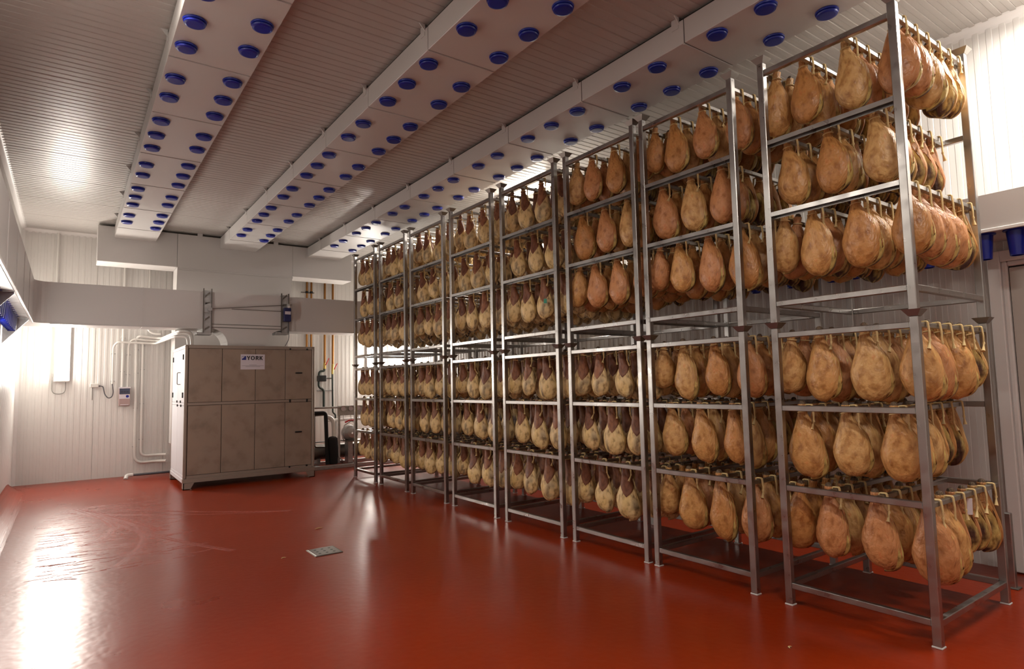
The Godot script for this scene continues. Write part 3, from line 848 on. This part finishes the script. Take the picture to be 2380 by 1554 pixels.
func build_chiller(_z: float) -> void:
	var o := thing("chiller_skid", "refrigeration skid with grey tank, black cylinder and gauges beside the machine", "machine", Vector3(0, 0, 0))
	var z := -12.3
	for zz in [z + 0.22, z - 0.5]:
		part(o, "base_rail", span(Vector3(3.86, 0.0, zz - 0.05), Vector3(5.7, 0.07, zz + 0.05), 0.004), M.galvanised)
	for x in [4.0, 4.75, 5.6]:
		part(o, "cross_rail", span(Vector3(x - 0.03, 0.01, z - 0.45), Vector3(x + 0.03, 0.065, z + 0.17)), M.galvanised)
	var tk := MB.new()
	tk.tube([Vector3(3.88, 0.30, z - 0.22), Vector3(3.90, 0.30, z - 0.22), Vector3(3.96, 0.30, z - 0.22), Vector3(5.5, 0.30, z - 0.22), Vector3(5.56, 0.30, z - 0.22), Vector3(5.58, 0.30, z - 0.22)], [0.05, 0.11, 0.15, 0.15, 0.11, 0.05], 20)
	var tank := part(o, "tank", tk.mesh(), M.steel_dull)
	for x in [4.1, 5.3]:
		part(tank, "saddle", span(Vector3(x - 0.03, 0.065, z - 0.34), Vector3(x + 0.03, 0.18, z - 0.10)), M.galvanised)
	part(o, "cross_pipe", tubem([Vector3(3.95, 0.49, z - 0.30), Vector3(5.5, 0.49, z - 0.30)], 0.014, 8), M.galvanised)
	var cy := MB.new()
	cy.lathe([Vector2(0.001, 0.62), Vector2(0.06, 0.61), Vector2(0.095, 0.58), Vector2(0.10, 0.50), Vector2(0.10, 0.07)], 18)
	part(o, "compressor", cy.mesh(), M.black_rubber, Vector3(4.32, 0, z + 0.06))
	part(o, "insulated_pipe", tubem(bend([Vector3(3.92, 1.09, z), Vector3(4.20, 1.09, z), Vector3(4.20, 0.07, z + 0.12)], 0.06), 0.038, 10), M.black_rubber)
	part(o, "top_pipe", tubem(bend([Vector3(3.88, 1.195, z), Vector3(4.62, 1.185, z), Vector3(4.70, 1.18, z - 0.1)], 0.05), 0.02, 8), M.galvanised)
	part(o, "low_pipe", tubem([Vector3(3.88, 1.04, z - 0.02), Vector3(4.2, 1.05, z - 0.02)], 0.018, 8), M.steel_dull)
	part(o, "upright_pipe", tubem(bend([Vector3(3.99, 1.03, z - 0.04), Vector3(3.99, 0.42, z - 0.04), Vector3(4.2, 0.40, z - 0.04)], 0.05), 0.017, 8), M.steel_dull)
	part(o, "white_pipe", tubem(bend([Vector3(4.24, 1.0, z - 0.05), Vector3(4.32, 0.98, z - 0.04), Vector3(4.36, 0.90, z), Vector3(4.36, 0.60, z + 0.04)], 0.08), 0.042, 12), M.pipe_white)
	part(o, "header_pipe", tubem([Vector3(4.28, 0.93, z - 0.15), Vector3(5.4, 0.93, z - 0.15)], 0.032, 10), M.pipe_white)
	for x in [4.475, 5.45]:
		part(o, "frame_post", span(Vector3(x - 0.02, 0.07, z - 0.02), Vector3(x + 0.02, 1.02, z + 0.02), 0.003), M.galvanised)
	var gp := part(o, "gauge_panel", span(Vector3(4.445, 1.02, z - 0.012), Vector3(5.47, 1.215, z + 0.012), 0.003), M.galvanised)
	for x in [4.555, 4.715, 4.875, 5.035]:
		var g := MB.new()
		g.xf = Transform3D(Basis(Vector3(1, 0, 0), PI / 2), Vector3(x, 1.16, z + 0.012))
		g.turned([Vector2(0.044, 0.03), Vector2(0.055, 0.034), Vector2(0.055, 0.0)], 20)
		var gm := part(gp, "gauge", g.mesh(), M.steel)
		var fc := MB.new()
		fc.tube([Vector3(x, 1.16, z + 0.03), Vector3(x, 1.16, z + 0.038)], 0.044, 18)
		part(gp, "gauge_face", fc.mesh(), M.label_paper)
		part(gp, "gauge_tube", tubem(bend([Vector3(x, 1.02, z + 0.02), Vector3(x, 0.95, z + 0.03), Vector3(x + 0.03, 0.93, z)], 0.02, 3), 0.006, 6), M.steel)
	var fm := MB.new()
	fm.xf = Transform3D(Basis(Vector3(1, 0, 0), PI / 2), Vector3(4.72, 0.66, z - 0.1))
	fm.turned([Vector2(0.02, 0.20), Vector2(0.09, 0.19), Vector2(0.15, 0.14), Vector2(0.16, 0.0), Vector2(0.13, -0.1)], 20)
	part(o, "pump_motor", fm.mesh(), M.galvanised)
	part(o, "motor_ring", tubem([Vector3(4.55, 0.50, z + 0.07), Vector3(4.51, 0.66, z + 0.07), Vector3(4.56, 0.82, z + 0.07), Vector3(4.70, 0.90, z + 0.07), Vector3(4.84, 0.86, z + 0.07)], 0.012, 8), M.steel)
	part(o, "hose", tubem([Vector3(4.58, 0.88, z + 0.06), Vector3(4.66, 0.915, z + 0.06), Vector3(4.76, 0.92, z + 0.06)], 0.017, 8), M.handle_red)
	part(o, "motor_stand", span(Vector3(4.63, 0.07, z - 0.1), Vector3(4.73, 0.50, z + 0.1), 0.003), M.galvanised)
	part(o, "stand_top", span(Vector3(4.58, 0.495, z - 0.2), Vector3(5.1, 0.515, z + 0.14), 0.003), M.steel_dull)
	part(o, "return_pipe", tubem(bend([Vector3(4.42, 0.62, z + 0.1), Vector3(4.43, 0.20, z + 0.12), Vector3(4.50, 0.14, z + 0.12)], 0.05), 0.012, 8), M.galvanised)

# ------------------------------------------------------------------ racks
const RACK_Z := [[-1.603, -2.519], [-2.792, -3.721], [-3.84, -4.793], [-4.986, -5.981], [-6.213, -7.203], [-7.425, -8.42], [-8.627, -9.563], [-9.791, -10.686]]
const ORD := ["first", "second", "third", "fourth", "fifth", "sixth", "seventh", "eighth"]
const LEVELS := [1.905, 1.380, 0.815, 3.890, 3.337, 2.795]     # rail centres: lower rack, then upper rack

func build_racks() -> void:
	var post := boxm(Vector3(0.05, 1.95, 0.05), 0.004, Vector3(0, 0.975, 0))
	var post_up := boxm(Vector3(0.05, 1.985, 0.05), 0.004, Vector3(0, 0.98, 0))
	var foot := boxm(Vector3(0.058, 0.01, 0.058), 0.002, Vector3(0, 0.005, 0))
	var cup := MB.new()
	for w in [[0.0, 1.0], [0.004, -1.0]]:
		for i in 4:
			var a := PI / 4 + PI / 2 * i
			var c := a + PI / 2
			var r0: float = 0.027 * sqrt(2.0) - w[0]
			var r1: float = 0.054 * sqrt(2.0) - w[0]
			cup.poly([Vector3(cos(a) * r0, 0, sin(a) * r0), Vector3(cos(c) * r0, 0, sin(c) * r0), Vector3(cos(c) * r1, 0.04, sin(c) * r1), Vector3(cos(a) * r1, 0.04, sin(a) * r1)], Vector3(cos(a + PI / 4), -0.4, sin(a + PI / 4)) * w[1])
	for i in 4:
		var a := PI / 4 + PI / 2 * i
		var c := a + PI / 2
		var r1 := 0.054 * sqrt(2.0)
		var r2 := r1 - 0.004
		cup.poly([Vector3(cos(a) * r1, 0.04, sin(a) * r1), Vector3(cos(c) * r1, 0.04, sin(c) * r1), Vector3(cos(c) * r2, 0.04, sin(c) * r2), Vector3(cos(a) * r2, 0.04, sin(a) * r2)], Vector3.UP)
	cup.box(Vector3(0, 0.002, 0), Vector3(0.054, 0.004, 0.054))
	var cup_m := cup.mesh()
	var xbar := boxm(Vector3(XB - XF - 0.05, 0.04, 0.04), 0.004)
	var rail := boxm(Vector3(XB - XF - 0.04, 0.03, 0.03), 0.003)
	for k in 8:
		var z0: float = RACK_Z[k][0]
		var z1: float = RACK_Z[k][1]
		var zm := (z0 + z1) / 2
		var wide := z0 - z1 - 0.05
		var zbar := boxm(Vector3(0.04, 0.04, wide), 0.004)
		var chan := MB.new()
		chan.prism(PackedVector2Array([Vector2(-0.022, -0.012), Vector2(-0.022, 0.02), Vector2(0.022, 0.02), Vector2(0.022, -0.026), Vector2(0.018, -0.026), Vector2(0.018, 0.016), Vector2(-0.018, 0.016), Vector2(-0.018, -0.012)]), -wide / 2, wide / 2)
		var chan_m := chan.mesh()
		for up in 2:
			var y := UNIT * up
			var where: String = "%s from the door" % ORD[k]
			var o := thing("ham_rack", ("upper steel ham rack stacked on another, %s" if up else "lower steel ham rack standing on the floor, %s") % where, "rack", Vector3(0, y, 0), "stacked steel ham racks")
			for x in [XF, XB]:
				for z in [z0, z1]:
					part(o, "post", post_up if up else post, M.steel, Vector3(x, 0.0 if up else 0.008, z))
					part(o, "stacking_cup", cup_m, M.cup_steel, Vector3(x, UNIT - 0.04 if not up else UNIT - 0.03, z))
					if not up:
						part(o, "foot_pad", foot, M.foot_plastic, Vector3(x, 0.0, z))
				part(o, "frame_bar", zbar, M.steel, Vector3(x, 0.137, zm))
			for z in [z0, z1]:
				part(o, "frame_bar", xbar, M.steel, Vector3((XF + XB) / 2, 0.137, z))
			for l in 3:
				var ly: float = LEVELS[l + 3 * up] - y
				var many := l != 1
				for x in [XF, XB]:
					part(o, "shelf_bar", chan_m if (up == 1 and l > 0 and x == XF) else zbar, M.steel, Vector3(x, ly, zm))
				for t in ([0.0, 1.0 / 3, 2.0 / 3, 1.0] if many else [1.0 / 6, 0.5, 5.0 / 6]):
					var z := lerpf(z0, z1, t)
					part(o, "hanging_rail", rail, M.steel, Vector3((XF + XB) / 2, ly, z))

# ------------------------------------------------------------------ hams
const TAN_SHAPE := [[0.052, 0.001], [0.049, 0.013], [0.038, 0.0215], [0.016, 0.0245], [-0.012, 0.0235], [-0.045, 0.029], [-0.085, 0.047], [-0.13, 0.070], [-0.18, 0.093], [-0.24, 0.112], [-0.30, 0.121], [-0.36, 0.118], [-0.41, 0.102], [-0.445, 0.077], [-0.466, 0.042], [-0.474, 0.001]]
const V_SHAPE := [[0.052, 0.001], [0.049, 0.012], [0.038, 0.020], [0.016, 0.023], [-0.012, 0.022], [-0.045, 0.026], [-0.09, 0.036], [-0.15, 0.053], [-0.20, 0.070], [-0.26, 0.094], [-0.32, 0.111], [-0.38, 0.117], [-0.44, 0.105], [-0.48, 0.080], [-0.503, 0.045], [-0.512, 0.001]]

func profile(shape: Array, t: float) -> Vector2:
	var f := clampf(t, 0.0, 1.0) * (shape.size() - 1)
	var i := mini(int(f), shape.size() - 2)
	var q := func(k: int) -> Vector2:
		var e: Array = shape[clampi(k, 0, shape.size() - 1)]
		return Vector2(e[0], e[1])
	return (q.call(i) as Vector2).cubic_interpolate(q.call(i + 1), q.call(i - 1), q.call(i + 2), f - i)

func ham_point(v_cut: bool, t: float, a: float, s: int, nz: FastNoiseLite) -> Vector3:
	var p := profile(V_SHAPE if v_cut else TAN_SHAPE, t)
	var y := p.x
	var w := maxf(p.y, 0.0008)
	var belly := smoothstep(-0.06, -0.26, y)
	var front := lerpf(1.0, 0.66 if not v_cut else 0.66, belly)
	var back := lerpf(1.0, 0.38 if not v_cut else 0.42, belly)
	var dz := lerpf(-0.050, [-0.02, -0.01, -0.03, -0.016, -0.024][s % 5], smoothstep(-0.03, -0.2, y))
	var ca := cos(a)
	var sa := sin(a)
	# a slightly flattened cut on the side that was trimmed
	var trim := 1.0 - 0.16 * belly * pow(maxf(0.0, sin(a - 0.55)), 2.0)
	# the toe of the cut: fuller low on one side, drawn in on the other
	var toe := exp(-pow((a - 1.15) / 0.6, 2.0)) * smoothstep(-0.25, -0.41, y) * 0.17 - exp(-pow((a + 1.2) / 0.7, 2.0)) * smoothstep(-0.30, -0.44, y) * 0.10
	var k := (1.0 + toe + belly * (0.09 * nz.get_noise_3d(ca * 60 + s * 200, y * 420, sa * 60)) + 0.02 * nz.get_noise_3d(ca * 200, y * 1500 + s * 31, sa * 200)) * trim
	var skew: float = 0.10 * belly * (sa if sa > 0 else 0.0) * [1.0, -0.6, 0.4, 0.0, 1.3][s % 5]
	return Vector3(-ca * w * (front if ca > 0 else back) * k, y - 0.03 * belly * maxf(sa, 0.0) * [0.0, 0.6, -0.5, 0.3, 0.8][s % 5], dz + sa * w * k * (1.0 + skew))

# where the rind ends, as a share of the outline's length, at angle a
func rind_end(v_cut: bool, a: float, s: int) -> float:
	var d := absf(a)
	if v_cut:
		var tip := 0.63 + 0.015 * (s % 3)
		return maxf(tip - d * 0.115, 0.43)
	if a > 0.0:
		return lerpf(0.945, 0.50, smoothstep(0.55, 1.75, a))
	return lerpf(0.945, 0.50, smoothstep(1.5, 2.2, d))

func ham_parts(v_cut: bool, s: int) -> Dictionary:
	var nz := noise(0.011, 3, 100 + s)
	var nu := 22
	var nv := 27
	var P := PackedVector3Array()
	var C := PackedColorArray()
	for j in nv:
		for i in nu:
			var a := TAU * i / nu - PI      # the seam lies at the back
			var t := float(j) / (nv - 1)
			P.append(ham_point(v_cut, t, a, s, nz))
			var e := rind_end(v_cut, a, s)
			var fat := Color(0.62, 0.46, 0.15)
			var lean := Color(0.075, 0.028, 0.02)
			var m := nz.get_noise_3d(cos(a) * 90 + 7, t * 260, sin(a) * 90 + s * 77)
			var cc: Color
			var butt := Color(0.13, 0.085, 0.05)
			if v_cut:
				fat = Color(0.80, 0.58, 0.24).lerp(Color(0.82, 0.63, 0.35), 0.5 + m)
				var dirty := smoothstep(0.30, 0.46, m + 0.14 * sin(a)) * smoothstep(0.55, 0.75, t)
				cc = fat.lerp(Color(0.10, 0.07, 0.045), dirty * 0.7)
				cc = cc.lerp(lean, smoothstep(1.9, 2.4, absf(a)) * smoothstep(0.5, 0.6, t) * smoothstep(-0.35, -0.1, m))
				cc = cc.lerp(Color(0.12, 0.09, 0.05), smoothstep(0.93, 1.0, t) * 0.4)
			else:
				var inner := smoothstep(0.05, 0.16, t - e)
				cc = fat.lerp(lean, inner * smoothstep(-0.28, 0.02, m))
			C.append(butt.lerp(cc, smoothstep(0.17, 0.24, t)))
	var body := MB.new()
	body.grid(P, nu, nv, true, false, C)
	# the rind is a skin a few millimetres thick laid over the meat
	var R := PackedVector3Array()
	var rows := 22
	for j in rows + 1:
		for i in nu:
			var a := TAU * i / nu - PI      # the seam lies at the back
			var t := lerpf(0.175, rind_end(v_cut, a, s), clampf(j - 1, 0, rows - 2) / (rows - 2.0))
			var p := ham_point(v_cut, t, a, s, nz)
			var out := Vector3(-cos(a), 0.0, sin(a))
			R.append(p + out * (0.0045 if j > 0 and j < rows else -0.002))
	var rind := MB.new()
	rind.grid(R, nu, rows + 1, true, false)
	# cord: round the shank, over the rail, tied off in a tassel
	var cord := MB.new()
	var ring := []
	for i in 12:
		var t := TAU * i / 12.0
		ring.append(Vector3(cos(t) * 0.031, -0.030 + 0.005 * sin(t), -0.050 + sin(t) * 0.031))
	cord.tube(ring, 0.005, 5, true)
	var drop: float = [0.0, 0.02, -0.02, 0.03, 0.01][s % 5]
	for x in [-0.006, 0.006]:
		cord.tube(bend([Vector3(x, -0.030, -0.0215), Vector3(x, 0.0225, -0.0225), Vector3(x, 0.0235, 0.0225), Vector3(x * 0.8, -0.04, 0.029), Vector3(x * 0.3, -0.085 - drop, 0.028)], 0.010, 4), 0.0052, 5)
	var kx: float = [0.0, 0.012, -0.012, 0.02, -0.02][s % 5]
	cord.tube([Vector3(0, -0.075 - drop, 0.028), Vector3(0, -0.086 - drop, 0.029), Vector3(kx * 0.3, -0.098 - drop, 0.029), Vector3(kx, -0.118 - drop, 0.031), Vector3(kx * 1.8, -0.142 - drop, 0.033)], [0.006, 0.0095, 0.005, 0.008, 0.013], 7)
	return {"body": body, "rind": rind, "cord": cord}

func build_hams() -> void:
	rng.seed = 4242
	# prototypes
	var tan_m := []
	var v_m := []
	for s in 6:
		tan_m.append(ham_parts(false, s))
		v_m.append(ham_parts(true, s))
	for set_ in [tan_m, v_m]:
		for d in set_:
			for key in ["body", "rind", "cord"]:
				d[key + "_mesh"] = d[key].mesh()
	var stuff := {true: [], false: []}
	var singles := 0
	for k in 8:
		for li in 6:
			var up := 1 if li >= 3 else 0
			var l := li % 3
			var v_cut := k >= 3 or (k == 2 and up == 0)
			var ts := [0.0, 1.0 / 3, 2.0 / 3, 1.0] if l != 1 else [1.0 / 6, 0.5, 5.0 / 6]
			for ti in ts.size():
				for dx in 6:
					var t: float = ts[ti]
					# rails counted from the door end: t = 0 is the near post
					var z := lerpf(RACK_Z[k][0], RACK_Z[k][1], t)
					var x := XF + 0.122 + dx * 0.180 + rng.randf_range(-0.006, 0.006)
					var yaw := deg_to_rad(20.0 if v_cut else 10.0) + rng.randf_range(-0.2, 0.2)
					if t == 1.0:
						yaw = deg_to_rad(40.0) + rng.randf_range(-0.06, 0.06)
					elif t == 0.0:
						yaw = deg_to_rad(30.0 if v_cut else 16.0) + rng.randf_range(-0.12, 0.12)
					if k == 2 and t == 0.0:
						yaw = deg_to_rad(46.0)
					if dx >= (4 if l == 0 or l == 2 and up == 1 else 3) and not v_cut and t < 1.0:
						yaw += PI * 0.90
					elif dx >= 2 and rng.randf() < 0.35 and t < 1.0:
						yaw += PI * 0.92
					# on the far rail of a rack the shank hangs on the inner side
					var side := -1.0 if t == 1.0 else 1.0
					var size := rng.randf_range(0.93, 1.05) * (0.85 if k == 1 and t == 1.0 else 0.93 if t == 1.0 or (k == 2 and t == 0.0) else 1.0) * (0.96 if v_cut else 1.0) * (0.93 if absf(yaw) > 2.0 else 1.0)
					var s := rng.randi_range(0, 5)
					var tone := rng.randi_range(0, 3)
					var tone_v := rng.randi_range(0, 2)
					var at := Vector3(x, LEVELS[li], z)
					var basis_ := Basis(Vector3.UP, yaw)
					var alone := dx == 0 or (k == 0 and ti == 0) or (dx == 1 and k <= 3) or (dx == 2 and k == 0 and ti == 1)
					if alone and singles < 300:
						singles += 1
						var rail_word: String = ["first", "second", "third", "fourth"][ti]
						var label := "%s, %s row of %s rack %s from door, %s rail, %s" % ["V-cut brown-and-cream ham" if v_cut else ["smooth tan ham", "smooth orange ham", "smooth pale ham", "smooth reddish ham"][tone], ["top", "middle", "bottom"][l], ["lower", "upper"][up], ORD[k], rail_word, ["aisle end", "second in", "third in", "fourth in", "fifth in", "sixth in"][dx]]
						var o := thing("cured_ham", label, "ham", at, "hams with brown V cut rind" if v_cut else "smooth tan hams")
						var d: Dictionary = v_m[s] if v_cut else tan_m[s]
						# the cord stays square to the rail, the meat turns on it
						var b := part(o, "body", d.body_mesh, M.flesh)
						var r := part(o, "rind", d.rind_mesh, M["dark_rind_%d" % tone_v] if v_cut else M["rind_%d" % (tone + 4 * (singles % 2))])
						for q in [b, r]:
							q.transform = spun(yaw, size, side)
						part(o, "cord", d.cord_mesh, M.cord, Vector3.ZERO, Vector3(0, 0.0 if side > 0 else PI, 0))
						if k == 3 and li == 5 and ti == 1 and dx == 0:
							part(o, "green_tag", boxm(Vector3(0.004, 0.05, 0.035), 0.001), M.tag_green, Vector3(-0.085, -0.30, 0.075), Vector3(0, 0.6, 0)).set_meta("label", "green tag")
						if k == 0 and li == 2 and ti == 0 and dx == 3:
							part(o, "white_tag", boxm(Vector3(0.004, 0.11, 0.03), 0.001), M.tag_white, Vector3(-0.035, -0.085, 0.0), Vector3(0, 0.5, 0.15)).set_meta("label", "white paper tag")
					else:
						stuff[v_cut].append(Transform3D(Basis(), at) * spun(yaw, size, side))
	for v_cut in [false, true]:
		var d: Dictionary = v_m[1] if v_cut else tan_m[2]
		var am := ArrayMesh.new()
		d.body.mesh(am, M.flesh)
		d.rind.mesh(am, M.dark_rind_0 if v_cut else M.rind_1)
		d.cord.mesh(am, M.cord)
		var mm := MultiMesh.new()
		mm.transform_format = MultiMesh.TRANSFORM_3D
		mm.mesh = am
		mm.instance_count = stuff[v_cut].size()
		for i in stuff[v_cut].size():
			mm.set_instance_transform(i, stuff[v_cut][i])
		var mi := MultiMeshInstance3D.new()
		mi.name = "hanging_hams" if not v_cut else "hanging_cut_hams"
		mi.multimesh = mm
		add_child(mi)
		tag(mi, "V cut hams hanging deep inside the far racks behind the front ones" if v_cut else "smooth tan hams hanging deep inside the racks behind the front ones", "hams", "", "stuff")

# turn about the shank, which hangs beside the rail
func spun(yaw: float, size: float, side := 1.0) -> Transform3D:
	var pivot := Vector3(0, 0, -0.050)
	# hung on the inner side the ham swings back so that its weight lies under the rail
	var swing := Basis(Vector3(1, 0, 0), 0.19 if side < 0.0 else 0.0)
	return Transform3D(swing * Basis(Vector3.UP, yaw), pivot * side) * Transform3D(Basis().scaled(Vector3(size, size, size)), -pivot * size)

func build_floor_items() -> void:
	var o := thing("floor_drain", "square steel drain grate set in the red floor", "drain", Vector3(2.075, 0, -6.10))
	part(o, "grate_frame", boxm(Vector3(0.27, 0.008, 0.29), 0.002, Vector3(0, 0.003, 0)), M.steel_dull)
	part(o, "grate_plate", boxm(Vector3(0.25, 0.008, 0.27), 0.002, Vector3(0, 0.005, 0)), M.cup_steel)
	for i in 3:
		for j in 3:
			var h := MB.new()
			h.tube([Vector3(0, 0.0, 0), Vector3(0, 0.0098, 0)], 0.014, 8)
			part(o, "drain_hole", h.mesh(), M.black_plastic, Vector3((i - 1) * 0.07, 0, (j - 1) * 0.075))

	for q in [[2.349, -7.115, 0.10, "pale thin scrap lying on the red floor behind the drain grate"], [1.687, -6.12, 0.05, "small pale crumb on the red floor beside the drain grate"], [3.519, -2.138, 0.03, "tiny yellowish scrap on the red floor in front of the first rack"]]:
		var b := MB.new()
		var half: float = q[2] / 2
		b.tube([Vector3(-half, 0.004, 0.004), Vector3(-half * 0.3, 0.006, -0.004), Vector3(half * 0.4, 0.006, 0.003), Vector3(half, 0.004, 0.009)], [0.002, 0.005, 0.004, 0.0015], 6)
		tag(part(self, numbered("floor_scrap"), b.mesh(), M.cord, Vector3(q[0], 0.001, q[1]), Vector3(0, 0.4, 0)), q[3], "scrap", "scraps on the floor")

# ------------------------------------------------------------------
func _ready() -> void:
	var cam := Camera3D.new()
	cam.name = "camera"
	cam.fov = 57.034
	cam.near = 0.05
	cam.far = 60.0
	cam.transform = Transform3D(Basis(Vector3(0.81247177, -0.02139039, 0.58260799), Vector3(-0.02869766, 0.99664791, 0.07661193), -Vector3(0.58229379, 0.07896452, -0.80913444)), Vector3(0, 1.6, 0))
	add_child(cam)
	cam.current = true
	var env := Environment.new()
	env.background_mode = Environment.BG_COLOR
	env.background_color = Color(0, 0, 0)
	env.tonemap_mode = Environment.TONE_MAPPER_LINEAR
	env.tonemap_exposure = 0.72
	env.sdfgi_enabled = true
	env.ssao_enabled = true
	env.ssil_enabled = true
	var we := WorldEnvironment.new()
	we.name = "environment"
	we.environment = env
	add_child(we)
	make_materials()
	# lamps: the two on the back wall, those under the ceiling behind the racks, those on the aisle wall
	var upright := Basis()
	var l := tube_lamp("bright upright twin tube light on the back wall beside the aisle", Vector3(-0.115, 2.40, ZB + 0.01), upright, 1.15, 16.0)
	part(l, "cable", tubem(bend([Vector3(-0.14, -0.45, 0.02), Vector3(-0.14, -0.82, 0.02), Vector3(0.06, -0.82, 0.02), Vector3(0.06, -0.58, 0.03)], 0.1), 0.008, 6), M.cable_pale)
	tube_lamp("bright upright twin tube light on the back wall behind the racks", Vector3(5.84, 2.12, ZB + 0.01), upright, 1.15, 16.0)
	var down := Basis(Vector3(1, 0, 0), Vector3(0, 0, -1), Vector3(0, 1, 0)) * Basis(Vector3(0, 0, 1), 0.0)
	down = Basis(Vector3(1, 0, 0), Vector3(0, 0, 1), Vector3(0, -1, 0))
	tube_lamp("twin tube light under the ceiling behind the fourth and fifth racks", Vector3(5.58, HC - 0.006, -7.30), down, 1.2, 9.0)
	tube_lamp("twin tube light under the ceiling above the door end", Vector3(5.58, HC - 0.006, -0.75), down, 1.2, 13.0)
	var aisle := Basis(Vector3(0, 0, -1), Vector3.UP, Vector3(1, 0, 0))
	tube_lamp("upright twin tube light on the aisle wall, facing the sixth rack", Vector3(XL + 0.01, 1.79, -8.75), aisle, 1.15, 2.5)
	tube_lamp("twin tube light under the ceiling above the aisle, beside the first duct", Vector3(0.18, HC - 0.006, -4.0), down, 1.2, 8.0)
	tube_lamp("twin tube light under the ceiling between two ducts, above the camera", Vector3(1.76, HC - 0.006, 0.4), down, 1.2, 9.0)
	build_room()
	build_ceiling_ducts()
	build_wall_ducts()
	build_machine()
	build_back_wall_services()
	build_racks()
	build_hams()
	build_floor_items()
